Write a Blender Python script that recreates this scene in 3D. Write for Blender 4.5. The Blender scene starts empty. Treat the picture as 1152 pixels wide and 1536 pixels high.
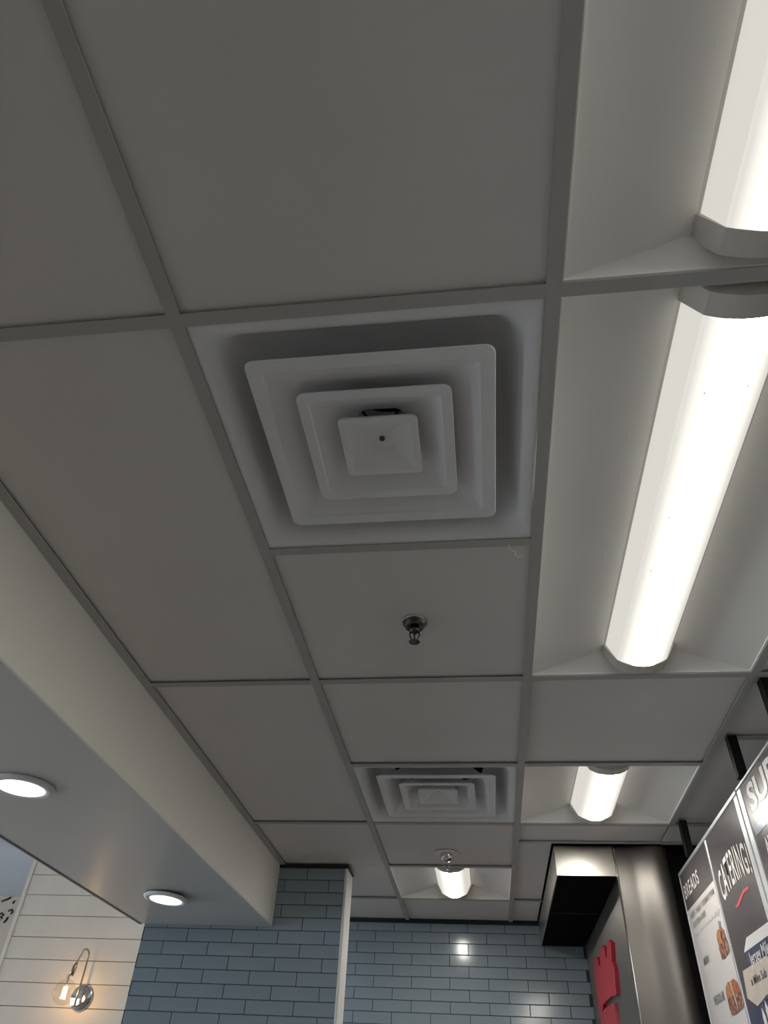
import bpy, bmesh, math, random
from mathutils import Matrix, Vector

random.seed(7)
SC = bpy.context.scene
COL = SC.collection

# ------------------------------------------------------------------ camera
H = 2.6          # ceiling plane
G = 0.61         # ceiling grid module
def rot3(rx, ry, rz):
    return (Matrix.Rotation(rz, 4, 'Z') @ Matrix.Rotation(ry, 4, 'Y') @ Matrix.Rotation(rx, 4, 'X'))
cam_d = bpy.data.cameras.new('camera')
cam = bpy.data.objects.new('camera', cam_d)
COL.objects.link(cam)
cam_d.sensor_fit = 'VERTICAL'
cam_d.sensor_height = 36.0
cam_d.sensor_width = 27.0
cam_d.lens = 36.0 * 1050.652 / 1536.0
cam_d.clip_start = 0.02
cam.matrix_world = Matrix.Translation((0.4598, 0.0109, H - 0.98545)) @ rot3(2.30092886, -0.0435824272, 0.117393806)
SC.camera = cam

# ------------------------------------------------------------------ world, exposure
W = bpy.data.worlds.new('daylight')
SC.world = W
W.use_nodes = True
bg = W.node_tree.nodes['Background']
bg.inputs[0].default_value = (0.81, 0.905, 1.0, 1)
bg.inputs[1].default_value = 2.6
SC.view_settings.view_transform = 'Standard'
SC.view_settings.look = 'None'
SC.view_settings.gamma = 1.0
SC.view_settings.use_curve_mapping = False
SC.view_settings.exposure = 0.3
LENS_POWER = 84.0     # over the tube
LENS_SIDE = 0.54      # flanks of the lens
LENS_FLANGE = 0.48    # its sloping sides
SC.cycles.max_bounces = 7
SC.cycles.adaptive_threshold = 0.02

# ------------------------------------------------------------------ materials
def mat(name, col, rough=0.5, metal=0.0, spec=0.5, noise=None, bump=None, coat=0.0, aniso=0.0, emit=None):
    """procedural principled material; noise=(scale, amount) colour mottling, bump=(scale, strength)"""
    m = bpy.data.materials.new(name); m.use_nodes = True
    nt = m.node_tree; b = nt.nodes['Principled BSDF']
    b.inputs['Base Color'].default_value = (*col, 1)
    b.inputs['Roughness'].default_value = rough
    b.inputs['Metallic'].default_value = metal
    b.inputs['Specular IOR Level'].default_value = spec
    b.inputs['Coat Weight'].default_value = coat
    b.inputs['Coat Roughness'].default_value = 0.08
    tc = nt.nodes.new('ShaderNodeTexCoord')
    if noise:
        n = nt.nodes.new('ShaderNodeTexNoise'); n.inputs['Scale'].default_value = noise[0]
        n.inputs['Detail'].default_value = 4
        nt.links.new(tc.outputs['Object'], n.inputs['Vector'])
        r = nt.nodes.new('ShaderNodeValToRGB')
        a = noise[1]
        r.color_ramp.elements[0].position = 0.3; r.color_ramp.elements[1].position = 0.7
        r.color_ramp.elements[0].color = (*[c * (1 - a) for c in col], 1)
        r.color_ramp.elements[1].color = (*[min(1, c * (1 + a)) for c in col], 1)
        nt.links.new(n.outputs['Fac'], r.inputs['Fac'])
        nt.links.new(r.outputs['Color'], b.inputs['Base Color'])
    if bump:
        n = nt.nodes.new('ShaderNodeTexNoise'); n.inputs['Scale'].default_value = bump[0]
        n.inputs['Detail'].default_value = 3
        nt.links.new(tc.outputs['Object'], n.inputs['Vector'])
        bp = nt.nodes.new('ShaderNodeBump'); bp.inputs['Strength'].default_value = bump[1]
        bp.inputs['Distance'].default_value = 0.002
        nt.links.new(n.outputs['Fac'], bp.inputs['Height'])
        nt.links.new(bp.outputs['Normal'], b.inputs['Normal'])
    if aniso:
        b.inputs['Anisotropic'].default_value = aniso
        t = nt.nodes.new('ShaderNodeTangent'); t.direction_type = 'RADIAL'; t.axis = 'Z'
        nt.links.new(t.outputs['Tangent'], b.inputs['Tangent'])
    if emit:
        b.inputs['Emission Color'].default_value = (*emit[0], 1)
        b.inputs['Emission Strength'].default_value = emit[1]
    return m

M = {}
M['panel'] = mat('ceiling_panel_vinyl', (0.75, 0.715, 0.69), 0.55, spec=0.3, noise=(3, 0.02), bump=(60, 0.04))
M['tee'] = mat('ceiling_tee_paint', (0.47, 0.46, 0.44), 0.5, spec=0.3, noise=(8, 0.03))
M['deck'] = mat('void_deck', (0.03, 0.03, 0.03), 0.9, noise=(4, 0.1))
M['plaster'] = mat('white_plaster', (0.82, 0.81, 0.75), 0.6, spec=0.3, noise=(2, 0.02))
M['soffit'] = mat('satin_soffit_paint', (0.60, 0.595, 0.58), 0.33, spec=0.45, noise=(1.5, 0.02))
M['softceil'] = mat('dining_ceiling_paint', (0.47, 0.50, 0.55), 0.7, noise=(2, 0.02))
M['dark_grey'] = mat('dark_edge_strip', (0.10, 0.10, 0.10), 0.5, noise=(20, 0.05))
M['gap'] = mat('shadow_gap_black', (0.015, 0.015, 0.016), 0.7, noise=(30, 0.1))
M['diff'] = mat('diffuser_white_paint', (0.82, 0.82, 0.83), 0.5, spec=0.35, noise=(6, 0.03))
M['duct'] = mat('dark_duct', (0.02, 0.02, 0.02), 0.8, noise=(5, 0.1))
M['tray'] = mat('troffer_white_enamel', (0.88, 0.87, 0.83), 0.38, spec=0.4, noise=(4, 0.015))
M['cap'] = mat('troffer_cap_plastic', (0.66, 0.62, 0.56), 0.45, noise=(10, 0.03))
M['grout'] = mat('dark_grout', (0.055, 0.065, 0.07), 0.9, noise=(40, 0.15))
M['tile'] = mat('blue_grey_glazed_tile', (0.27, 0.33, 0.37), 0.14, spec=0.5, noise=(2.5, 0.10), bump=(9, 0.06))
M['ship'] = mat('painted_shiplap', (0.84, 0.75, 0.64), 0.5, noise=(6, 0.03), bump=(30, 0.05))
M['backing'] = mat('shiplap_shadow_board', (0.25, 0.24, 0.22), 0.8, noise=(10, 0.1))
M['endcap'] = mat('glossy_white_end_panel', (0.78, 0.78, 0.76), 0.22, noise=(8, 0.02))
M['beige'] = mat('beige_wall_paint', (0.62, 0.52, 0.43), 0.7, noise=(2, 0.03))
M['ink'] = mat('black_ink', (0.02, 0.018, 0.016), 0.5, noise=(30, 0.1))
M['floor'] = mat('floor_tile', (0.29, 0.27, 0.25), 0.5, noise=(3, 0.12))
M['darkwall'] = mat('dark_wall_panel', (0.018, 0.018, 0.019), 0.5, spec=0.2, noise=(3, 0.1))
M['wall'] = mat('painted_wall', (0.50, 0.49, 0.47), 0.7, noise=(2, 0.03))
M['black'] = mat('black_satin_metal', (0.006, 0.006, 0.007), 0.6, spec=0.15, noise=(20, 0.1))
M['chrome'] = mat('chrome', (0.72, 0.70, 0.67), 0.12, metal=1.0, noise=(15, 0.03))
M['dchrome'] = mat('tarnished_chrome', (0.13, 0.13, 0.12), 0.25, metal=1.0, noise=(60, 0.3))
M['brass'] = mat('antique_brass', (0.42, 0.33, 0.22), 0.25, metal=1.0, noise=(20, 0.1))
M['hoodin'] = mat('hood_cavity_black', (0.006, 0.005, 0.006), 0.9, spec=0.05, noise=(25, 0.2))
M['hoodst'] = mat('hood_stainless', (0.48, 0.46, 0.42), 0.32, metal=1.0, noise=(6, 0.05))
M['alu'] = mat('brushed_aluminium', (0.58, 0.59, 0.60), 0.35, metal=0.6, noise=(12, 0.04))
M['red'] = mat('red_acrylic', (0.40, 0.028, 0.045), 0.4, noise=(12, 0.15))
M['pdark'] = mat('gloss_dark_print', (0.075, 0.066, 0.070), 0.24, spec=0.5, noise=(5, 0.06))
M['pwhite'] = mat('gloss_white_print', (0.66, 0.62, 0.60), 0.18, noise=(5, 0.02))
M['white_ink'] = mat('white_ink', (0.72, 0.69, 0.66), 0.25, noise=(20, 0.02))
M['grey_ink'] = mat('grey_ink', (0.22, 0.21, 0.20), 0.4, noise=(30, 0.05))
M['pale_ink'] = mat('pale_grey_ink', (0.48, 0.46, 0.44), 0.4, noise=(30, 0.05))
M['red_ink'] = mat('red_ink', (0.66, 0.07, 0.08), 0.3, noise=(20, 0.05))
M['blue_ink'] = mat('steel_blue_ink', (0.30, 0.34, 0.44), 0.2, noise=(20, 0.06))
M['navy_ink'] = mat('navy_ink', (0.06, 0.065, 0.12), 0.2, noise=(14, 0.3))
M['bun'] = mat('printed_bun', (0.43, 0.20, 0.085), 0.25, noise=(70, 0.3))
M['bunred'] = mat('printed_toasted_bun', (0.38, 0.12, 0.06), 0.25, noise=(70, 0.3))
M['filling'] = mat('printed_filling', (0.26, 0.125, 0.09), 0.25, noise=(80, 0.95))
M['kraft'] = mat('printed_label_paper', (0.56, 0.49, 0.42), 0.25, noise=(30, 0.08))
M['thread'] = mat('lint', (0.75, 0.75, 0.72), 0.9, noise=(50, 0.05))

def steel_mat():
    m = mat('brushed_stainless', (0.20, 0.187, 0.175), 0.40, metal=1.0, aniso=0.75)
    nt = m.node_tree; b = nt.nodes['Principled BSDF']
    tc = nt.nodes.new('ShaderNodeTexCoord')
    mp = nt.nodes.new('ShaderNodeMapping'); mp.inputs['Scale'].default_value = (1, 1, 0.04)
    n = nt.nodes.new('ShaderNodeTexNoise'); n.inputs['Scale'].default_value = 9; n.inputs['Detail'].default_value = 2
    bp = nt.nodes.new('ShaderNodeBump'); bp.inputs['Strength'].default_value = 0.35; bp.inputs['Distance'].default_value = 0.01
    nt.links.new(tc.outputs['Object'], mp.inputs['Vector']); nt.links.new(mp.outputs['Vector'], n.inputs['Vector'])
    nt.links.new(n.outputs['Fac'], bp.inputs['Height']); nt.links.new(bp.outputs['Normal'], b.inputs['Normal'])
    return m
M['steel'] = steel_mat()

def tile_field():
    """the same tiling below the built courses, as a brick pattern"""
    m = mat('tile_field', (0.27, 0.33, 0.37), 0.14)
    nt = m.node_tree; b = nt.nodes['Principled BSDF']
    tc = nt.nodes.new('ShaderNodeTexCoord'); sp = nt.nodes.new('ShaderNodeSeparateXYZ'); cb = nt.nodes.new('ShaderNodeCombineXYZ')
    br = nt.nodes.new('ShaderNodeTexBrick')
    br.inputs['Color1'].default_value = (0.27, 0.33, 0.37, 1); br.inputs['Color2'].default_value = (0.25, 0.31, 0.35, 1)
    br.inputs['Mortar'].default_value = (0.055, 0.065, 0.07, 1)
    br.inputs['Scale'].default_value = 1.0; br.inputs['Brick Width'].default_value = 0.2185; br.inputs['Row Height'].default_value = 0.055; br.inputs['Mortar Size'].default_value = 0.0015
    nt.links.new(tc.outputs['Object'], sp.inputs[0]); nt.links.new(sp.outputs['X'], cb.inputs['X']); nt.links.new(sp.outputs['Z'], cb.inputs['Y'])
    nt.links.new(cb.outputs[0], br.inputs['Vector']); nt.links.new(br.outputs['Color'], b.inputs['Base Color'])
    return m
M['tilefield'] = tile_field()

def emis_mat(name, col, s):
    return mat(name, col, 0.4, emit=(col, s))

def lens_mat():
    """ribbed acrylic lens, brightest along the tube behind its middle"""
    m = bpy.data.materials.new('troffer_lens'); m.use_nodes = True
    nt = m.node_tree; b = nt.nodes['Principled BSDF']
    b.inputs['Base Color'].default_value = (0.5, 0.49, 0.46, 1); b.inputs['Roughness'].default_value = 0.35
    tc = nt.nodes.new('ShaderNodeTexCoord'); sp = nt.nodes.new('ShaderNodeSeparateXYZ')
    def op(o, x, y=None):
        n = nt.nodes.new('ShaderNodeMath'); n.operation = o
        nt.links.new(x, n.inputs[0])
        if y is not None: n.inputs[1].default_value = y
        return n.outputs[0]
    nt.links.new(tc.outputs['Object'], sp.inputs[0])
    ax = op('ABSOLUTE', sp.outputs['X'])
    q = op('POWER', op('DIVIDE', ax, 0.034), 2.0)
    q = op('MAXIMUM', op('ADD', op('MULTIPLY', q, -1.0), 1.0), 0.0)
    q = op('MULTIPLY', op('POWER', q, 2.0), LENS_POWER)
    soft = op('POWER', op('DIVIDE', ax, 0.060), 2.0)
    soft = op('MULTIPLY', op('MAXIMUM', op('ADD', op('MULTIPLY', soft, -1.0), 1.0), 0.0), 0.62)
    n = nt.nodes.new('ShaderNodeMath'); n.operation = 'ADD'
    nt.links.new(q, n.inputs[0]); nt.links.new(soft, n.inputs[1]); q = n.outputs[0]
    fl = op('ADD', op('MULTIPLY', op('GREATER_THAN', ax, 0.0655), LENS_FLANGE - LENS_SIDE), LENS_SIDE)
    n = nt.nodes.new('ShaderNodeMath'); n.operation = 'ADD'
    nt.links.new(q, n.inputs[0]); nt.links.new(fl, n.inputs[1]); q = n.outputs[0]
    nt.links.new(q, b.inputs['Emission Strength'])
    b.inputs['Emission Color'].default_value = (1.0, 0.96, 0.875, 1)
    return m
M['lens'] = lens_mat()
M['disc'] = emis_mat('downlight_diffuser', (1.0, 0.97, 0.86), 1.5)
M['filament'] = emis_mat('filament_glow', (1.0, 0.62, 0.22), 14.0)

def glass_mat():
    m = bpy.data.materials.new('clear_bulb_glass'); m.use_nodes = True
    nt = m.node_tree; nt.nodes.remove(nt.nodes['Principled BSDF'])
    out = nt.nodes['Material Output']
    tr = nt.nodes.new('ShaderNodeBsdfTransparent'); tr.inputs[0].default_value = (0.93, 0.91, 0.88, 1)
    gl = nt.nodes.new('ShaderNodeBsdfGlossy'); gl.inputs['Roughness'].default_value = 0.04
    lw = nt.nodes.new('ShaderNodeLayerWeight'); lw.inputs[0].default_value = 0.5
    pw = nt.nodes.new('ShaderNodeMath'); pw.operation = 'POWER'; pw.inputs[1].default_value = 3.0
    nt.links.new(lw.outputs['Facing'], pw.inputs[0])
    fr = nt.nodes.new('ShaderNodeMath'); fr.operation = 'MULTIPLY_ADD'; fr.inputs[1].default_value = 0.30; fr.inputs[2].default_value = 0.03
    nt.links.new(pw.outputs[0], fr.inputs[0])
    mx = nt.nodes.new('ShaderNodeMixShader')
    nt.links.new(fr.outputs[0], mx.inputs[0]); nt.links.new(tr.outputs[0], mx.inputs[1]); nt.links.new(gl.outputs[0], mx.inputs[2])
    nt.links.new(mx.outputs[0], out.inputs['Surface'])
    return m
M['glass'] = glass_mat()

# ------------------------------------------------------------------ mesh helpers
def new_obj(name, me, parent=None, loc=(0, 0, 0), rot=(0, 0, 0)):
    o = bpy.data.objects.new(name, me); COL.objects.link(o)
    o.location = loc; o.rotation_euler = rot
    if parent is not None: o.parent = parent
    return o

def mesh_from(name, verts, faces, m, smooth=False):
    me = bpy.data.meshes.new(name)
    me.from_pydata([tuple(v) for v in verts], [], [tuple(f) for f in faces])
    me.materials.append(M[m])
    bm = bmesh.new(); bm.from_mesh(me)
    bmesh.ops.recalc_face_normals(bm, faces=bm.faces[:])
    bm.to_mesh(me); bm.free()
    if smooth:
        for p in me.polygons: p.use_smooth = True
    me.update()
    return me

def box_mesh(name, lo, hi, m, bevel=0.0):
    bm = bmesh.new()
    x0, y0, z0 = lo; x1, y1, z1 = hi
    vs = [bm.verts.new(p) for p in ((x0, y0, z0), (x1, y0, z0), (x1, y1, z0), (x0, y1, z0), (x0, y0, z1), (x1, y0, z1), (x1, y1, z1), (x0, y1, z1))]
    for f in ((0, 3, 2, 1), (4, 5, 6, 7), (0, 1, 5, 4), (1, 2, 6, 5), (2, 3, 7, 6), (3, 0, 4, 7)):
        bm.faces.new([vs[i] for i in f])
    if bevel > 0:
        bmesh.ops.bevel(bm, geom=bm.edges[:], offset=bevel, segments=1, affect='EDGES')
    me = bpy.data.meshes.new(name); bm.to_mesh(me); bm.free()
    me.materials.append(M[m]); return me

def box(name, lo, hi, m, parent=None, bevel=0.0):
    """box given in the parent's coordinates (world when it has none); origin at its middle"""
    c = [(a + b) / 2 for a, b in zip(lo, hi)]
    me = box_mesh(name, [a - q for a, q in zip(lo, c)], [b - q for b, q in zip(hi, c)], m, bevel)
    return new_obj(name, me, parent, c)

def empty(name, loc, rotz=0.0):
    o = bpy.data.objects.new(name, None); COL.objects.link(o)
    o.location = loc; o.rotation_euler = (0, 0, rotz); o.empty_display_size = 0.1
    return o

def tag(o, label, cat, group=None):
    o['label'] = label; o['category'] = cat
    if group: o['group'] = group
    return o

def struct(o, label=None):
    o['kind'] = 'structure'
    if label: o['label'] = label
    return o

def rsq(half, z, r, n=6, hy=None):
    """rounded rectangle loop"""
    hx = half; hy = half if hy is None else hy
    pts = []
    for cx, cy, a0 in ((hx - r, hy - r, 0), (-hx + r, hy - r, 90), (-hx + r, -hy + r, 180), (hx - r, -hy + r, 270)):
        for k in range(n + 1):
            a = math.radians(a0 + 90 * k / n)
            pts.append((cx + r * math.cos(a), cy + r * math.sin(a), z))
    return pts

def circ(r, z, n=28, c=(0, 0)):
    return [(c[0] + r * math.cos(2 * math.pi * k / n), c[1] + r * math.sin(2 * math.pi * k / n), z) for k in range(n)]

def loft(loops, cap0=False, cap1=False):
    v, f = [], []
    n = len(loops[0])
    for L in loops: v += L
    for i in range(len(loops) - 1):
        for k in range(n):
            a = i * n + k; b = i * n + (k + 1) % n
            f.append((a, b, b + n, a + n))
    if cap0: f.append(tuple(range(n)))
    if cap1: f.append(tuple(range((len(loops) - 1) * n, len(loops) * n)))
    return v, f

def lathe(name, prof, m, parent=None, loc=(0, 0, 0), n=28, rot=(0, 0, 0), cap0=True, cap1=True):
    v, f = loft([circ(max(r, 1e-4), z, n) for r, z in prof], cap0, cap1)
    me = mesh_from(name, v, f, m, smooth=True)
    o = new_obj(name, me, parent, loc, rot)
    return o

def tube_vf(path, r, n=10, closed=False):
    P = [Vector(p) for p in path]
    v, f = [], []
    up = None
    rr = r if isinstance(r, (list, tuple)) else [r] * len(P)
    for i, p in enumerate(P):
        a = P[max(i - 1, 0)]; b = P[min(i + 1, len(P) - 1)]
        d = (b - a).normalized()
        if up is None:
            up = d.orthogonal().normalized()
        else:
            up = (up - d * up.dot(d))
            up = up.normalized() if up.length > 1e-6 else d.orthogonal().normalized()
        s = d.cross(up)
        for k in range(n):
            t = 2 * math.pi * k / n
            v.append(p + (up * math.cos(t) + s * math.sin(t)) * rr[i])
    for i in range(len(P) - 1):
        for k in range(n):
            a = i * n + k; b = i * n + (k + 1) % n
            f.append((a, b, b + n, a + n))
    f.append(tuple(range(n))); f.append(tuple(range((len(P) - 1) * n, len(P) * n)))
    return v, f

def tube(name, path, r, m, parent=None, n=10):
    v, f = tube_vf(path, r, n)
    return new_obj(name, mesh_from(name, v, f, m, smooth=True), parent)

def prism(name, poly, axis, a0, a1, m, parent=None, smooth=False):
    """extrude a 2-D polygon along an axis ('x': poly is (y,z); 'y': poly is (x,z))"""
    def P(u, w, t):
        return (t, u, w) if axis == 'x' else (u, t, w) if axis == 'y' else (u, w, t)
    n = len(poly)
    v = [P(u, w, a0) for u, w in poly] + [P(u, w, a1) for u, w in poly]
    f = [tuple(range(n)), tuple(range(n, 2 * n))] + [(k, (k + 1) % n, n + (k + 1) % n, n + k) for k in range(n)]
    return new_obj(name, mesh_from(name, v, f, m, smooth), parent)

# ================================================================== THE ROOM
fl = struct(box('floor', (-6.2, -5.1, -0.1), (2.9, 6.3, 0.0), 'floor'))
wr = struct(box('wall_far_right', (2.8, -5.0, 0.0), (2.9, 6.3, 3.1), 'wall'))
# unseen openings in the left wall, placed and sized for the daylight they let in
wl = struct(box('wall_left', (-6.2, -5.0, 2.5), (-6.1, 6.3, 3.1), 'wall'))
struct(box('wall_left_sill', (-6.2, -5.0, 0.0), (-6.1, 6.3, 0.45), 'wall'))
struct(box('wall_left_end', (-6.2, -5.0, 0.45), (-6.1, -3.8, 2.5), 'wall'))
wf = struct(box('wall_front', (-6.2, -5.1, 0.0), (2.9, -5.0, 3.1), 'wall'))
win = struct(empty('unseen_window_1', (-6.15, 1.25, 0.45)))
for k in range(6):
    y = -4.95 + 9.9 * k / 5
    box('window_mullion', (-0.04, y - 0.04, 0.0), (0.04, y + 0.04, 2.05), 'black', win)

# dining-side ceiling and the wall with script lettering
struct(box('ceiling_dining', (-6.2, -5.1, 3.0), (-1.175, 6.3, 3.1), 'softceil'))
wb = struct(box('wall_beige', (-6.2, 6.15, 0.0), (-1.0, 6.3, 3.0), 'beige'))

# ------------------------------------------------------------------ suspended ceiling
ceil = struct(box('ceiling', (-0.53, -5.0, 2.95), (2.8, 4.9, 3.0), 'deck'))
ceil_loc = Vector(ceil.location)
def cbox(name, lo, hi, m, bevel=0.0):
    lo = Vector(lo) - ceil_loc; hi = Vector(hi) - ceil_loc
    return box(name, lo, hi, m, ceil, bevel)
def row(k): return G * k
FL = 0.012     # half flange
def panel(x0, x1, y0, y1):
    dz = random.uniform(0, 0.0015)
    o = cbox('ceiling_panel', (x0 + 0.003, y0 + 0.003, H + 0.008 + dz), (x1 - 0.003, y1 - 0.003, H + 0.021 + dz), 'panel', 0.0012)
    o.rotation_euler = (random.uniform(-0.0012, 0.0012), random.uniform(-0.0012, 0.0012), 0)
    return o
XC = -0.53
BACK = 4.76
panel(XC, 0, row(-3), row(-1)); panel(XC, 0, row(-1), row(1)); panel(XC, 0, row(1), row(3)); panel(XC, 0, row(3), row(5)); panel(XC, 0, row(5), row(7)); panel(XC, 0, row(7), BACK)
panel(0, G, row(-3), row(-1)); panel(0, G, row(-1), row(1)); panel(0, G, row(2), row(3)); panel(0, G, row(3), row(4)); panel(0, G, row(5), row(6)); panel(0, G, row(7), BACK)
panel(G, 2 * G, row(-3), row(-1)); panel(G, 2 * G, row(3), row(4)); panel(G, 2 * G, row(5), 3.28)
panel(G, 0.768, 3.28, row(7)); panel(G, 0.768, row(7), BACK)
RIGHT_ROWS = [row(-3), row(-1), row(1), row(3), 2.235, row(5), 3.325]
for a, b in zip(RIGHT_ROWS, RIGHT_ROWS[1:]):
    panel(2 * G, 3 * G, a, b); panel(3 * G, 2.78, a, b)
def tee(lo, hi):
    """inverted-T bar: flange with a web above it"""
    lo = Vector(lo); hi = Vector(hi)
    along_y = (hi.y - lo.y) > (hi.x - lo.x)
    c = Vector(((lo.x + hi.x) / 2, (lo.y + hi.y) / 2, H))
    L = (hi.y - lo.y) / 2 if along_y else (hi.x - lo.x) / 2
    w = (hi.x - lo.x) / 2 if along_y else (hi.y - lo.y) / 2
    prof = [(-w, 0.0), (w, 0.0), (w, 0.0022), (0.0012, 0.0026), (0.0012, 0.036), (-0.0012, 0.036), (-0.0012, 0.0026), (-w, 0.0022)]
    n = len(prof); v = []
    for t in (-L, L):
        for u, z in prof: v.append((u, t, z) if along_y else (t, u, z))
    f = [tuple(range(n)), tuple(range(n, 2 * n))] + [(k, (k + 1) % n, n + (k + 1) % n, n + k) for k in range(n)]
    return new_obj('ceiling_tee', mesh_from('ceiling_tee', v, f, 'tee'), ceil, c - ceil_loc)
Y0 = row(-3)
# main runners, then cross tees cut between them
tee((-FL, Y0, 0), (FL, BACK, 0)); tee((G - FL, Y0, 0), (G + FL, BACK, 0)); tee((2 * G - FL, Y0, 0), (2 * G + FL, row(5) + FL, 0)); tee((3 * G - FL, Y0, 0), (3 * G + FL, 3.325, 0))
for r in (-1, 1, 3, 5, 7): tee((XC + 0.027, row(r) - FL, 0), (-FL, row(r) + FL, 0))
for r in (-1, 1, 2, 3, 4, 5, 6, 7): tee((FL, row(r) - FL, 0), (G - FL, row(r) + FL, 0))
for r in (-1, 1, 3, 4, 5): tee((G + FL, row(r) - FL, 0), (2 * G - FL, row(r) + FL, 0))
tee((G + FL, 3.28 - 0.008, 0), (1.42, 3.28 + 0.008, 0)); tee((G + FL, row(7) - FL, 0), (0.768, row(7) + FL, 0))
for y in RIGHT_ROWS[1:-1]: tee((2 * G + FL, y - FL, 0), (3 * G - FL, y + FL, 0))
# wall angle along the bulkhead and round the alcove
ang = [cbox('wall_angle', (XC, Y0, H - 0.001), (XC + 0.027, 3.655, H + 0.0025), 'tee')]
# plain ceiling behind the camera
cbox('ceiling_slab', (-0.53, -5.0, H), (2.8, row(-3), H + 0.03), 'panel')

# ------------------------------------------------------------------ bulkhead on the left
SZ = 2.335
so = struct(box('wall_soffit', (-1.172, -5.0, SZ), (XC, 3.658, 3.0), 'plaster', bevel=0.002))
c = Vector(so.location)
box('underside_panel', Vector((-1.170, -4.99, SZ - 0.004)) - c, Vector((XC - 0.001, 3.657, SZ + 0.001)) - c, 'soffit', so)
box('edge_strip', Vector((-1.182, -4.99, SZ - 0.006)) - c, Vector((-1.170, 3.657, SZ + 0.012)) - c, 'dark_grey', so)  # thin dark-grey strip along the lower left edge

# ------------------------------------------------------------------ tiled walls
TW, TH = 0.2185, 0.0555
GAP = 0.0028
tile_cache = {}
def tile(parent, x0, x1, z0, z1, y):
    """one glazed tile facing -Y, its face at y"""
    w = round(x1 - x0, 4); h = round(z1 - z0, 4)
    if (w, h) not in tile_cache:
        tile_cache[(w, h)] = box_mesh('tile', (-w / 2, 0, -h / 2), (w / 2, 0.009, h / 2), 'tile', 0.0013)
    p = Vector(parent.location)
    o = new_obj('tile', tile_cache[(w, h)], parent, Vector(((x0 + x1) / 2, y, (z0 + z1) / 2)) - p)
    o.rotation_euler = (random.uniform(-0.004, 0.004), 0, random.uniform(-0.004, 0.004))
def tiling(parent, X0, X1, ztop, zbot, y, zref, xref, th):
    """running bond; zref is the height of a bed joint, xref a head joint in the course below it"""
    k = math.ceil((ztop - zref) / th)
    while True:
        z1 = zref + k * th; z0 = z1 - th
        if z1 < zbot: break
        top = min(z1, ztop)
        off = xref + (TW / 2 if k % 2 else 0)
        i = math.floor((X0 - off) / TW)
        while off + i * TW < X1:
            a = max(off + i * TW, X0); b = min(off + (i + 1) * TW, X1)
            if b - a > 0.02 and top - z0 > 0.012:
                tile(parent, a + GAP / 2, b - GAP / 2, z0 + GAP / 2, top - GAP / 2, y)
            i += 1
        k -= 1
# stub wall (tiled front, white end)
pier = struct(box('wall_pier', (-1.158, 3.664, 0.0), (-0.203, 3.81, H), 'grout'))
tiling(pier, -1.158, -0.203, H - 0.012, 1.0, 3.66, 2.2635, -1.043 + 0.0, 0.0541)
pl = Vector(pier.location)
box('end_panel', Vector((-0.204, 3.656, 0.0)) - pl, Vector((-0.190, 3.812, H - 0.012)) - pl, 'endcap', pier, bevel=0.003)
box('top_shadow_line', Vector((-1.15, 3.652, H - 0.012)) - pl, Vector((-0.186, 3.816, H - 0.0005)) - pl, 'gap', pier)  # black strip drawn in for the shadow line under the ceiling
box('lower_tiling', Vector((-1.158, 3.6615, 0.0)) - pl, Vector((-0.204, 3.6650, 0.955)) - pl, 'tilefield', pier)
# back wall: tiles in the alcove, painted boards on the dining side
wall = struct(box('wall_back', (-2.505, 4.765, 0.0), (2.8, 4.9, 2.94), 'grout'))
wc = Vector(wall.location)
tiling(wall, -0.95, 1.028, H - 0.014, 1.05, BACK, 2.3705, -0.081, 0.0565)
box('top_shadow_line', Vector((-0.95, 4.752, H - 0.014)) - wc, Vector((0.775, 4.766, H - 0.0005)) - wc, 'gap', wall)  # the same drawn-in shadow line along the back wall
box('lower_tiling', Vector((-0.95, 4.7615, 0.0)) - wc, Vector((1.028, 4.7655, 1.005)) - wc, 'tilefield', wall)
PH = 0.1183
box('backing_board', Vector((-2.503, 4.757, 0.0)) - wc, Vector((-1.0, 4.766, 2.99)) - wc, 'backing', wall)
for k in range(-12, 8):
    z0 = 2.2225 + k * PH
    box('plank', Vector((-2.490, 4.745, z0 + 0.0018)) - wc, Vector((-1.0, 4.759, min(z0 + PH, 2.995) - 0.0018)) - wc, 'ship', wall, bevel=0.001)
box('corner_trim', Vector((-2.515, 4.738, 0.0)) - wc, Vector((-2.488, 4.90, 2.995)) - wc, 'ship', wall, bevel=0.003)

# ------------------------------------------------------------------ stainless pier on the right of the alcove
ws = struct(box('wall_right', (1.245, 3.46, 0.0), (2.8, 4.765, H), 'darkwall'))
sl = Vector(ws.location)
# folded column skin: flat by the seam, then a rounded nose that turns back on the right
sk = [(1.026, 3.326), (1.06, 3.326), (1.09, 3.326)]
for k in range(1, 13):
    u = k / 12
    sk.append((1.09 + 0.10 * u, 3.326 - 0.024 * (3 * u * u - 2 * u ** 3)))
x_e, y_e = sk[-1]
for k in range(1, 13):
    a = math.pi / 2 * k / 12
    sk.append((x_e + 0.062 * math.sin(a), y_e + 0.075 * (1 - math.cos(a))))
sk.append((sk[-1][0], 3.47))
v = [(x, y, z) for z in (0.0, H - 0.001) for x, y in sk]; n = len(sk)
f = [(k, k + 1, n + k + 1, n + k) for k in range(n - 1)]
v = [tuple(Vector(p) - sl) for p in v]
new_obj('steel_panel', mesh_from('steel_panel', v, f, 'steel', smooth=True), ws)
box('steel_panel', Vector((1.027, 3.332, 0.0)) - sl, Vector((1.033, 4.755, H - 0.001)) - sl, 'steel', ws, bevel=0.001)
box('corner_bead', Vector((1.0205, 3.319, 0.0)) - sl, Vector((1.0275, 3.331, H - 0.001)) - sl, 'chrome', ws, bevel=0.002)

# ================================================================== CEILING FITTINGS
def frange(a, b, n): return [a + (b - a) * k / (n - 1) for k in range(n)]

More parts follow.
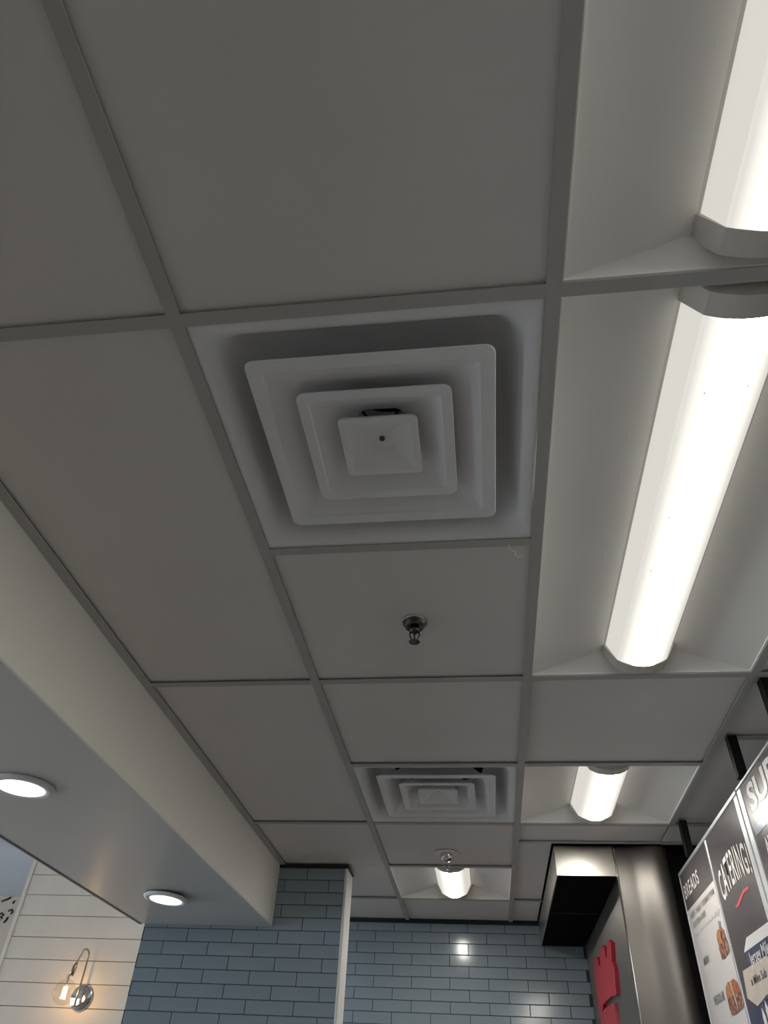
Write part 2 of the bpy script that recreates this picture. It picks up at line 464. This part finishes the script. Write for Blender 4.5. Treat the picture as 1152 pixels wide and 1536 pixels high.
def troffer(cx, cy, L, label, specks=0):
    t = tag(empty('light_fixture', (cx, cy, H)), label, 'ceiling light', 'recessed basket light fixtures in the ceiling grid')
    hw, hl = 0.2965, L / 2 - 0.0085
    iw, il = 0.094, L / 2 - 0.040
    # tray of four mitred wings and the plate behind the lens
    R = lambda x, y, z: [(x, y, z), (-x, y, z), (-x, -y, z), (x, -y, z)]
    v, f = loft([R(hw, hl, 0.0030), R(hw - 0.006, hl - 0.006, 0.0032), R(hw - 0.0065, hl - 0.0065, 0.007), R(iw, il, 0.062)], False, True)
    v2, f2 = loft([R(hw, hl, 0.0030), R(hw, hl, 0.075)], False, True)
    n = len(v)
    new_obj('reflector_tray', mesh_from('reflector_tray', v + v2, f + [tuple(i + n for i in q) for q in f2], 'tray'), t)
    # bowed lens
    lens_z = lambda x: 0.013 - 0.019 * (1 - (x / 0.064) ** 2)
    prof = [(-0.0890, 0.0636), (-0.0662, 0.0160)] + [(x, lens_z(x)) for x in frange(-0.064, 0.064, 23)] + [(0.0662, 0.0160), (0.0890, 0.0636)]
    ly = L / 2 - 0.060
    v = [(x, y, z) for y in (-ly, ly) for x, z in prof]
    n = len(prof)
    f = [(k, k + 1, n + k + 1, n + k) for k in range(n - 1)]
    new_obj('lens', mesh_from('lens', v, f, 'lens', smooth=True), t)
    # end caps
    cp = [(-0.095, 0.060)] + [(x, 0.012 - 0.020 * (1 - (x / 0.066) ** 2)) for x in frange(-0.066, 0.066, 11)] + [(0.095, 0.060)]
    for s in (-1, 1):
        a = s * (L / 2 - 0.030); b = s * (L / 2 - 0.072)
        prism('end_cap', cp, 'y', min(a, b), max(a, b), 'cap', t)
    if specks:
        vv, ff = [], []
        for k in range(specks):
            u = random.uniform(-0.6, 0.6); y = random.uniform(-ly, ly) * 0.95
            x = 0.077 * u; z = lens_z(x) - 0.0006
            r = random.uniform(0.0008, 0.0017); b0 = len(vv)
            vv += [(x - r, y - r, z), (x + r, y - r, z), (x + r, y + r, z), (x - r, y + r, z), (x, y, z - 0.0008)]
            ff += [(b0, b0 + 1, b0 + 4), (b0 + 1, b0 + 2, b0 + 4), (b0 + 2, b0 + 3, b0 + 4), (b0 + 3, b0, b0 + 4)]
        o = new_obj('lens_specks', mesh_from('lens_specks', vv, ff, 'dark_grey'), t); o['kind'] = 'stuff'
    return t
XB = 1.5 * G
troffer(XB, 0.0, 2 * G, 'long white basket light fixture overhead, cut off at the upper right edge', 10)
troffer(XB, row(2), 2 * G, 'long lit basket light fixture right of the large square air diffuser', 16)
troffer(XB, row(4.5), G, 'short square lit light fixture beside the farther air diffuser, near the menu board')
troffer(G / 2, row(6.5), G, 'small lit light fixture farthest back, in front of the grey tiled wall')

def diffuser(cx, cy, label, neck=0.100, t1=0.091, t2=0.046):
    t = tag(empty('air_diffuser', (cx, cy, H)), label, 'air diffuser', 'square louvred air diffusers in the ceiling')
    # pan: flat rim, rounded step up into the plenum
    loops = [rsq(0.3005, 0.0165, 0.002), rsq(0.3005, 0.0030, 0.002), rsq(0.284, 0.0030, 0.010), rsq(0.276, 0.0045, 0.028), rsq(0.266, 0.011, 0.040), rsq(0.256, 0.024, 0.045),
             rsq(0.247, 0.050, 0.050), rsq(0.236, 0.085, 0.06), rsq(0.215, 0.115, 0.08), rsq(0.175, 0.130, 0.120)]
    v, f = loft(loops)
    new_obj('pan', mesh_from('pan', v, f, 'diff', smooth=True), t)
    lathe('duct_collar', [(0.26, 0.1315), (neck + 0.008, 0.133), (neck, 0.145), (neck - 0.002, 0.22)], 'diff' if neck < 0.15 else 'duct', t, cap0=False, cap1=False)  # far diffuser's collar is near-black to put shade into its gaps
    lathe('duct', [(0.21, 0.225), (0.001, 0.226)], 'duct', t, cap0=False, cap1=False)
    def cone(name, a, lip, top, zt, zl=0.0):
        r = 0.018
        lo = [rsq(a, zl + 0.002, r), rsq(a - 0.0015, zl, r), rsq(a - lip, zl, r * 0.7), rsq(a - lip - 0.004, zl + 0.004, r * 0.7),
              rsq((a - lip) * 0.55 + top * 0.45, zl + 0.028, r), rsq(top, zt, r * 1.2),
              rsq(top + 0.0015, zt + 0.001, r * 1.2), rsq((a - lip) * 0.55 + top * 0.45 + 0.002, zl + 0.0300, r), rsq(a - 0.003, zl + 0.0035, r), rsq(a, zl + 0.002, r)]
        v, f = loft(lo)
        o = new_obj(name, mesh_from(name, v, f, 'diff'), t)
        return o
    cone('outer_louvre', 0.2165, 0.026, t1, 0.064, -0.001)
    cone('middle_louvre', 0.1405, 0.020, t2, 0.058, -0.001)
    r = 0.010
    lo = [rsq(0.0745, 0.002, r), rsq(0.0735, 0.0, r), rsq(0.060, 0.0, r * 0.4), rsq(0.020, 0.026, 0.004)]
    v, f = loft(lo, False, True)
    v2, f2 = loft([rsq(0.0745, 0.002, r), rsq(0.070, 0.010, r), rsq(0.040, 0.044, r)], False, True)
    n = len(v)
    cp = new_obj('centre_plate', mesh_from('centre_plate', v + v2, f + [tuple(i + n for i in q) for q in f2], 'diff'), t)
    lathe('screw', [(0.0055, 0.026), (0.0055, 0.0225), (0.0035, 0.021)], 'dchrome', cp, n=14)
    for a in (45, 135, 225, 315):     # bracket arms that carry the louvres
        ca, sa = math.cos(math.radians(a)), math.sin(math.radians(a))
        tube('bracket', [(0.02 * ca, 0.02 * sa, 0.040), (0.05 * ca, 0.05 * sa, 0.066), (0.165 * ca, 0.165 * sa, 0.134)], 0.003, 'duct', t, 6)
    return t
diffuser(G / 2, row(1.5), 'large white square air diffuser nearest the camera, with nested louvres')
diffuser(G / 2, row(4.5), 'white square air diffuser farther back, beside the short light fixture', 0.185, 0.135, 0.078)

def sprinkler_a(x, y):
    t = tag(empty('fire_sprinkler', (x, y, H)), 'dark tarnished fire sprinkler in the middle of the panel behind the near diffuser', 'sprinkler', 'fire sprinklers in the ceiling panels')
    lathe('escutcheon', [(0.0345, 0.0065), (0.0345, 0.0045), (0.0325, 0.0035), (0.0265, 0.0045), (0.024, 0.016)], 'chrome', t, cap0=False, cap1=False)
    lathe('cup', [(0.0315, 0.0040), (0.0275, -0.004), (0.0235, -0.010), (0.0215, -0.011), (0.0205, 0.004), (0.010, 0.006)], 'dchrome', t, cap0=False)
    lathe('body', [(0.011, 0.006), (0.011, -0.012), (0.0135, -0.013), (0.0135, -0.021), (0.009, -0.023), (0.006, -0.027)], 'dchrome', t, n=18)
    for s in (-1, 1):
        tube('frame_arm', [(s * 0.009, 0, -0.020), (s * 0.0125, 0, -0.030), (s * 0.009, 0, -0.042), (s * 0.002, 0, -0.048)], 0.0021, 'dchrome', t, 8)
    lathe('glass_bulb', [(0.001, -0.026), (0.0022, -0.030), (0.0022, -0.042), (0.001, -0.045)], 'dchrome', t, n=12)
    d = lathe('deflector', [(0.002, -0.047), (0.0125, -0.0495), (0.0145, -0.0515), (0.0125, -0.053), (0.004, -0.0535), (0.0035, -0.056), (0.001, -0.0565)], 'dchrome', t, n=20)
    return t
sprinkler_a(0.316, 1.535)

def sprinkler_b(x, y):
    t = tag(empty('fire_sprinkler', (x, y, H)), 'shiny chrome fire sprinkler just before the farthest light fixture', 'sprinkler', 'fire sprinklers in the ceiling panels')
    lathe('escutcheon', [(0.054, 0.0065), (0.053, 0.003), (0.048, 0.0015), (0.030, 0.001)], 'diff', t)
    lathe('cup', [(0.0285, 0.002), (0.0285, -0.006), (0.027, -0.016), (0.0225, -0.025), (0.015, -0.0305), (0.006, -0.032)], 'chrome', t)
    lathe('body', [(0.007, -0.030), (0.007, -0.038), (0.005, -0.040)], 'chrome', t, n=16)
    for s in (-1, 1):
        tube('frame_arm', [(s * 0.006, 0.0, -0.034), (s * 0.013, 0.0, -0.044), (s * 0.009, 0.0, -0.054), (s * 0.002, 0, -0.060)], 0.0024, 'chrome', t, 8)
    lathe('deflector', [(0.003, -0.059), (0.0135, -0.0615), (0.0145, -0.063), (0.004, -0.064)], 'chrome', t, n=20)
    return t
sprinkler_b(0.298, 3.46)

def downlight(x, y, drop, tilt, label):
    t = tag(empty('disc_downlight', (x, y, SZ - 0.004)), label, 'downlight', 'round lights under the left bulkhead')
    t.rotation_euler = tilt
    lathe('mounting_can', [(0.066, 0.001), (0.066, -drop - 0.002)], 'gap', t)  # coloured black for the shadow gap behind the ring
    lathe('trim_ring', [(0.092, -drop), (0.0935, -drop - 0.003), (0.090, -drop - 0.008), (0.080, -drop - 0.0115), (0.069, -drop - 0.0105), (0.066, -drop - 0.006)], 'diff', t, n=48, cap0=True, cap1=False)
    lathe('diffuser', [(0.0665, -drop - 0.0085), (0.0660, -drop - 0.0100), (0.02, -drop - 0.0108)], 'disc', t, n=48)
    return t
downlight(-0.848, 1.905, 0.001, (0, 0, 0), 'round white downlight under the bulkhead, cut off by the left edge')
downlight(-0.848, 3.115, 0.010, (math.radians(-2.5), math.radians(2.0), 0), 'round white downlight sagging from the bulkhead near the blue tiled wall')

# thread of lint caught on the tee beside the near diffuser
v, f = tube_vf([(0, 0, 0), (0.004, 0.003, -0.012), (0.009, 0.002, -0.020), (0.016, 0.004, -0.021), (0.013, 0.004, -0.028), (0.017, 0.006, -0.033), (0.027, 0.006, -0.035)], 0.0006, 5)
tag(new_obj('lint_thread', mesh_from('lint_thread', v, f, 'thread'), None, (0.548, 1.222, H)), 'thin pale curl of lint hanging beside the near diffuser corner', 'lint')

# ================================================================== SCONCE
def sconce():
    cx, cz, wy = -1.915, 2.155, 4.745
    t = tag(empty('wall_sconce', (cx, wy, cz)), 'gooseneck wall sconce with clear globe bulb and glowing filament on white boards', 'wall lamp')
    lathe('canopy', [(0.066, 0.0), (0.066, 0.010), (0.062, 0.016), (0.03, 0.020), (0.012, 0.022)], 'chrome', t, rot=(math.radians(90), 0, 0), n=40)
    # arm: out of the plate, up, over and down towards the bulb
    p = [(-0.004, -0.018, -0.040), (-0.004, -0.050, -0.048), (-0.002, -0.062, -0.030), (0.0, -0.060, 0.05), (0.0, -0.058, 0.14), (0.0, -0.058, 0.20)]
    cy = -0.092
    for k in range(9):
        a = math.pi * k / 8
        p.append((-0.002 - 0.008 * (1 - math.cos(a)) / 2, cy + 0.034 * math.cos(a), 0.205 + 0.026 * math.sin(a)))
    p += [(-0.0125, -0.138, 0.180), (-0.0145, -0.149, 0.155), (-0.0155, -0.153, 0.143)]
    tube('arm', p, 0.0052, 'brass', t, 10)
    tube('socket', [(-0.0150, -0.1515, 0.150), (-0.0165, -0.1555, 0.135), (-0.0185, -0.159, 0.110), (-0.021, -0.163, 0.085)], [0.0075, 0.0120, 0.0125, 0.0125], 'brass', t, 14)
    bc = Vector((-0.0285, -0.172, 0.005))
    b = lathe('bulb', [(0.012, 0.085), (0.013, 0.070), (0.018, 0.061), (0.034, 0.053), (0.049, 0.040), (0.059, 0.022), (0.0635, 0.0), (0.060, -0.021), (0.049, -0.041), (0.033, -0.0545), (0.015, -0.062), (0.001, -0.0635)], 'glass', t, loc=bc, n=36, cap0=False)
    fp = []
    for k in range(90):
        a = k / 89
        ang = a * 2 * math.pi * 7
        rr = 0.011 + 0.004 * a
        fp.append((rr * math.cos(ang), rr * math.sin(ang), 0.028 - 0.062 * a))
    tube('filament', fp, 0.0011, 'filament', b, 6)
    tube('filament_stem', [(0, 0, 0.08), (0, 0, 0.03), (0, 0, 0.022)], [0.006, 0.003, 0.002], 'pale_ink', b, 8)
    ld = bpy.data.lights.new('bulb_light', 'POINT'); ld.energy = 0.9; ld.color = (1.0, 0.66, 0.34); ld.shadow_soft_size = 0.015
    lo = bpy.data.objects.new('bulb_light', ld); COL.objects.link(lo); lo.parent = b; lo.location = (0, 0, -0.005)
sconce()

# ================================================================== RANGE HOOD
def hood():
    x0, x1, y0, y1, z0 = 0.772, 1.018, 3.318, 4.752, 2.480
    t = tag(empty('exhaust_hood', ((x0 + x1) / 2, (y0 + y1) / 2, z0)), 'shallow stainless exhaust hood with black underside in the tiled alcove corner', 'hood')
    c = Vector(t.location)
    B = lambda n, lo, hi, m, bev=0.0: box(n, Vector(lo) - c, Vector(hi) - c, m, t, bev)
    B('front_panel', (x0, y0, z0), (x1, y0 + 0.006, H - 0.001), 'hoodst', 0.001)
    B('side_panel', (x0, y0 + 0.006, z0), (x0 + 0.006, y1, H - 0.001), 'hoodst', 0.001)
    ym = 3.965
    B('underside_panel', (x0 + 0.006, y0 + 0.006, z0 + 0.004), (x1, ym - 0.006, z0 + 0.010), 'hoodin')  # flat black sheets stand for the dark cavity of the open hood
    B('underside_panel', (x0 + 0.006, ym + 0.006, z0 + 0.004), (x1, y1, z0 + 0.010), 'hoodin')
    B('divider_bar', (x0 + 0.006, ym - 0.010, z0 - 0.001), (x1, ym + 0.010, z0 + 0.006), 'black', 0.002)
hood()

# ================================================================== RED WALL SIGN
def red_sign():
    t = tag(empty('wall_sign', (1.027, 4.05, 2.0)), 'red cut-out wall sign with pointed upright strokes on the steel side wall', 'sign')
    def piece(name, pts):
        prism(name, [(y - 4.05, z - 2.0) for y, z in pts], 'x', -0.017, 0.0, 'red', t)
    # upper row: three upright strokes over a joined body
    piece('upper_lettering', [(4.395, 2.335), (4.330, 2.356), (4.215, 2.342), (4.185, 2.303), (4.140, 2.283), (4.122, 2.322), (4.050, 2.347), (3.975, 2.349), (3.915, 2.328), (3.922, 2.290),
                              (3.874, 2.281), (3.820, 2.330), (3.750, 2.329), (3.690, 2.308), (3.745, 2.245), (3.700, 2.212), (3.755, 2.124), (3.824, 2.128), (3.902, 2.139), (4.225, 2.147), (4.30, 2.125), (4.43, 2.141), (4.42, 2.26)])
    piece('lower_lettering', [(4.43, 2.138), (4.30, 2.122), (4.215, 2.127), (3.872, 2.109), (3.869, 1.93), (3.90, 1.90), (4.05, 1.93), (4.18, 1.895), (4.33, 1.93), (4.375, 2.06)])
red_sign()

# ================================================================== MENU BOARDS
BX = 1.25
def text_mesh(s, bold=0.0, spacing=1.0):
    cu = bpy.data.curves.new('lettering', 'FONT'); cu.body = s; cu.offset = bold; cu.space_character = spacing
    cu.resolution_u = 3; cu.extrude = 0.0
    o = bpy.data.objects.new('lettering', cu); COL.objects.link(o)
    dg = bpy.context.evaluated_depsgraph_get(); dg.update()
    me = bpy.data.meshes.new_from_object(o.evaluated_get(dg))
    bpy.data.objects.remove(o, do_unlink=True); bpy.data.curves.remove(cu)
    return me
def print_text(parent, s, ya, yb, z0, z1, m, bold=0.02, spacing=1.0, warp=None, x=BX - 0.0012, name='lettering', slant=0.0):
    """flat lettering on a board that faces -X, from ya (left) to yb (right), z0 to z1"""
    me = text_mesh(s, bold, spacing)
    xs = [v.co.x for v in me.vertices]; ys = [v.co.y for v in me.vertices]
    a, b, lo, hi = min(xs), max(xs), min(ys), max(ys)
    p = Vector(parent.matrix_world_loc)
    for v in me.vertices:
        u = (v.co.x - a) / (b - a); w = (v.co.y - lo) / (hi - lo)
        z = z0 + w * (z1 - z0); y = ya + (yb - ya) * u - slant * w
        if warp: z += warp(u, w)
        v.co = (x - p.x, y - p.y, z - p.z)
    me.materials.clear(); me.materials.append(M[m])
    return new_obj(name, me, parent)
def print_poly(parent, pts, m, name, x=BX - 0.0010):
    p = Vector(parent.matrix_world_loc)
    n = len(pts)
    v = [(x - p.x, y - p.y, z - p.z) for y, z in pts] + [(x + 0.0006 - p.x, y - p.y, z - p.z) for y, z in pts]
    f = [tuple(range(n)), tuple(range(2 * n - 1, n - 1, -1))] + [(k, (k + 1) % n, n + (k + 1) % n, n + k) for k in range(n)]
    return new_obj(name, mesh_from(name, v, f, m), parent)

def board(name, y_left, y_right, z_top, z_bot, label):
    loc = Vector((BX, (y_left + y_right) / 2, z_bot))
    t = tag(empty(name, loc), label, 'menu board', 'hanging menu boards')
    def part(n, lo, hi, m, bev=0.0):
        o = box(n, Vector(lo) - loc, Vector(hi) - loc, m, t, bev)
        return o
    return t, loc, part
class PanelRef:
    def __init__(self, o, w): self.o = o; self.matrix_world_loc = w
# allow PanelRef as a parent
_new = new_obj
def new_obj(name, me, parent=None, loc=(0, 0, 0), rot=(0, 0, 0)):
    return _new(name, me, parent.o if isinstance(parent, PanelRef) else parent, loc, rot)

def panel_part(t, loc, name, ya, yb, z0, z1, m, depth=0.018):
    lo = Vector((BX, yb, z0)); hi = Vector((BX + depth, ya, z1)); c = (lo + hi) / 2
    o = box(name, lo - loc, hi - loc, m, t)
    return PanelRef(o, c)

ZT, ZB = 2.470, 1.62
# ---- board with breads and catering panels
t, loc, part = board('menu_board', 3.228, 2.312, ZT, ZB, 'hanging menu board with the BREADS and CATERING panels')
part('top_rail', (BX - 0.003, 2.314, ZT - 0.014), (BX + 0.022, 3.228, ZT), 'alu', 0.002)
part('bottom_rail', (BX - 0.003, 2.314, ZB - 0.012), (BX + 0.022, 3.228, ZB + 0.006), 'alu', 0.002)
part('left_stile', (BX - 0.002, 3.222, ZB), (BX + 0.020, 3.230, ZT - 0.014), 'alu', 0.001)
part('divider', (BX - 0.002, 2.755, ZB), (BX + 0.020, 2.771, ZT - 0.014), 'alu', 0.002)
part('right_stile', (BX - 0.0022, 2.314, ZB), (BX + 0.022, 2.352, ZT - 0.014), 'alu', 0.003)
part('hanger_post', (BX - 0.014, 2.985, ZT), (BX + 0.014, 3.013, H), 'black', 0.0015)
hd = panel_part(t, loc, 'breads_header', 3.222, 2.771, 2.330, ZT - 0.014, 'pdark')
print_text(hd, 'BREADS', 3.196, 2.950, 2.366, 2.414, 'white_ink', 0.02, 1.08)
sh = panel_part(t, loc, 'breads_sheet', 3.222, 2.771, ZB, 2.330, 'pwhite')
print_text(sh, 'WHITE - WHEAT - ROSEMARY PARM', 3.185, 2.800, 2.294, 2.313, 'grey_ink', 0.01)
print_text(sh, 'GLUTEN-FREE', 3.170, 2.965, 2.262, 2.281, 'grey_ink', 0.01)
y = 3.165
for w in (0.045, 0.03, 0.05, 0.02, 0.06, 0.035, 0.05, 0.04):     # a pale line of small print, too faint to read
    print_poly(sh, [(y, 2.236), (y - w * 0.85, 2.236), (y - w * 0.85, 2.247), (y - w * 0.5, 2.250), (y, 2.246)], 'pale_ink', 'small_print'); y -= w + 0.007
def sandwich(ref, yl, yr, z0, z1, two):
    w = yl - yr; h = z1 - z0
    Yf = lambda u: yl - u * w
    Zf = lambda q: z0 + q * h
    print_poly(ref, [(Yf(u), Zf(q)) for u, q in ((0.02, .52), (0.0, .70), (0.08, .90), (0.30, 1.0), (0.52, .96), (0.60, .70), (0.5, .5))], 'bun', 'printed_bun')
    print_poly(ref, [(Yf(u), Zf(q)) for u, q in ((0.5, .52), (0.52, .97), (0.75, .98), (0.94, .82), (1.0, .55), (0.8, .50))], 'bunred' if two else 'filling', 'printed_bun_end')
    print_poly(ref, [(Yf(u), Zf(q)) for u, q in ((0.02, .53), (0.5, .55), (1.0, .56), (1.04, .25), (0.95, .08), (0.35, .0), (0.06, .04), (0.0, .3))], 'filling', 'printed_filling', BX - 0.0013)
    if two:
        print_poly(ref, [(Yf(u), Zf(q)) for u, q in ((0.46, 1.0), (0.52, 1.0), (0.60, .15), (0.55, .12))], 'kraft', 'printed_skewer', BX - 0.0016)
print_text(sh, 'MINI', 3.140, 3.062, 2.136, 2.160, 'grey_ink', 0.03)
sandwich(sh, 2.900, 2.785, 2.112, 2.198, False)
print_poly(sh, [(2.845, 2.197), (2.815, 2.193), (2.808, 2.212), (2.835, 2.220)], 'grey_ink', 'printed_garnish')
print_poly(sh, [(2.836, 2.232), (2.802, 2.228), (2.800, 2.234), (2.834, 2.240)], 'pale_ink', 'printed_garnish')
print_text(sh, 'REGULAR', 3.112, 2.967, 2.013, 2.040, 'grey_ink', 0.03)
sandwich(sh, 2.945, 2.775, 1.963, 2.052, True)
ct = panel_part(t, loc, 'catering_panel', 2.755, 2.352, ZB, ZT - 0.014, 'pdark')
arch = lambda u, w: 0.030 * (1 - (2 * u - 1) ** 2) * (0.6 + 0.4 * w)
print_text(ct, 'CATERING!', 2.712, 2.362, 2.244, 2.328, 'white_ink', 0.015, 1.12, warp=arch)
sw = [(2.612, 2.214), (2.590, 2.211), (2.540, 2.222), (2.490, 2.231), (2.436, 2.229), (2.437, 2.221), (2.490, 2.222), (2.540, 2.212), (2.575, 2.204), (2.600, 2.206)]
print_poly(ct, sw, 'red_ink', 'printed_swoosh')
# the printed catering box with its paper label
print_poly(ct, [(2.582, 2.120), (2.356, 2.116), (2.353, 2.088), (2.640, 2.091)], 'white_ink', 'printed_box_lid')
print_poly(ct, [(2.628, 2.0905), (2.353, 2.0875), (2.353, 1.97), (2.600, 1.955)], 'navy_ink', 'printed_box_side')
print_text(ct, 'Jersey Mike\'s', 2.600, 2.358, 2.040, 2.084, 'white_ink', 0.01, x=BX - 0.0018)
print_poly(ct, [(2.700, 2.052), (2.440, 2.050), (2.400, 1.985), (2.640, 1.955), (2.720, 1.985)], 'kraft', 'printed_paper_label', BX - 0.0014)
print_text(ct, 'a Mike Sub', 2.640, 2.480, 2.005, 2.027, 'ink', 0.01, x=BX - 0.0020)
print_poly(ct, [(2.752, 1.955), (2.353, 1.955), (2.353, 1.80), (2.752, 1.80)], 'navy_ink', 'printed_backdrop', BX - 0.0008)
for k in range(6):
    yy = 2.60 - 0.045 * k; zz = 1.925 + 0.012 * k
    print_poly(ct, [(yy + 0.014, zz - 0.10), (yy + 0.016, zz), (yy + 0.006, zz + 0.022), (yy - 0.010, zz), (yy - 0.012, zz - 0.10)], 'white_ink', 'printed_wrap', BX - 0.0020 - 0.0002 * k)
# ---- nearer board with the big SUBS heading
t, loc, part = board('menu_board', 2.308, 1.400, ZT, ZB, 'nearer hanging menu board with a large pale SUBS heading, cut off at right')
part('top_rail', (BX - 0.003, 1.400, ZT - 0.010), (BX + 0.022, 2.306, ZT), 'alu', 0.002)
part('bottom_rail', (BX - 0.003, 1.400, ZB - 0.012), (BX + 0.022, 2.306, ZB + 0.006), 'alu', 0.002)
part('left_stile', (BX - 0.0022, 2.268, ZB), (BX + 0.022, 2.306, ZT - 0.010), 'alu', 0.003)
part('hanger_post', (BX - 0.014, 2.210, ZT), (BX + 0.014, 2.240, H), 'black', 0.0015)
part('hanger_post', (BX - 0.014, 1.845, ZT), (BX + 0.014, 1.875, H), 'black', 0.0015)
s1 = panel_part(t, loc, 'subs_header', 2.268, 1.400, 2.337, ZT - 0.010, 'pdark')
print_text(s1, 'SUBS', 2.225, 1.900, 2.368, 2.444, 'white_ink', 0.03)
s2 = panel_part(t, loc, 'price_panel', 2.268, 1.400, ZB, 2.337, 'pdark')
print_poly(s2, [(2.250, 2.337), (1.42, 2.337), (1.42, 2.313), (2.250, 2.313)], 'blue_ink', 'printed_bar')
print_text(s2, 'AL', 2.205, 2.150, 2.240, 2.290, 'white_ink', 0.03)

# ================================================================== SCRIPT ON THE BEIGE WALL
def script():
    # black handwriting-like strokes; only fragments show past the board wall
    p = Vector(wb.location)
    S = [[(-3.56, 2.96), (-3.52, 2.975), (-3.49, 2.99)], [(-3.445, 2.965), (-3.455, 2.945)],
         [(-3.55, 2.86), (-3.52, 2.872), (-3.50, 2.86), (-3.52, 2.848), (-3.50, 2.835)], [(-3.47, 2.89), (-3.445, 2.90), (-3.43, 2.885), (-3.44, 2.868)],
         [(-3.455, 2.845), (-3.46, 2.825), (-3.475, 2.805)], [(-3.53, 2.815), (-3.515, 2.825), (-3.525, 2.805)], [(-3.55, 2.785), (-3.53, 2.795), (-3.52, 2.785)]]
    for s in S:
        tube('script_stroke', [Vector((x, 6.149, z)) - p for x, z in s], 0.0085, 'ink', wb, 6)
script()
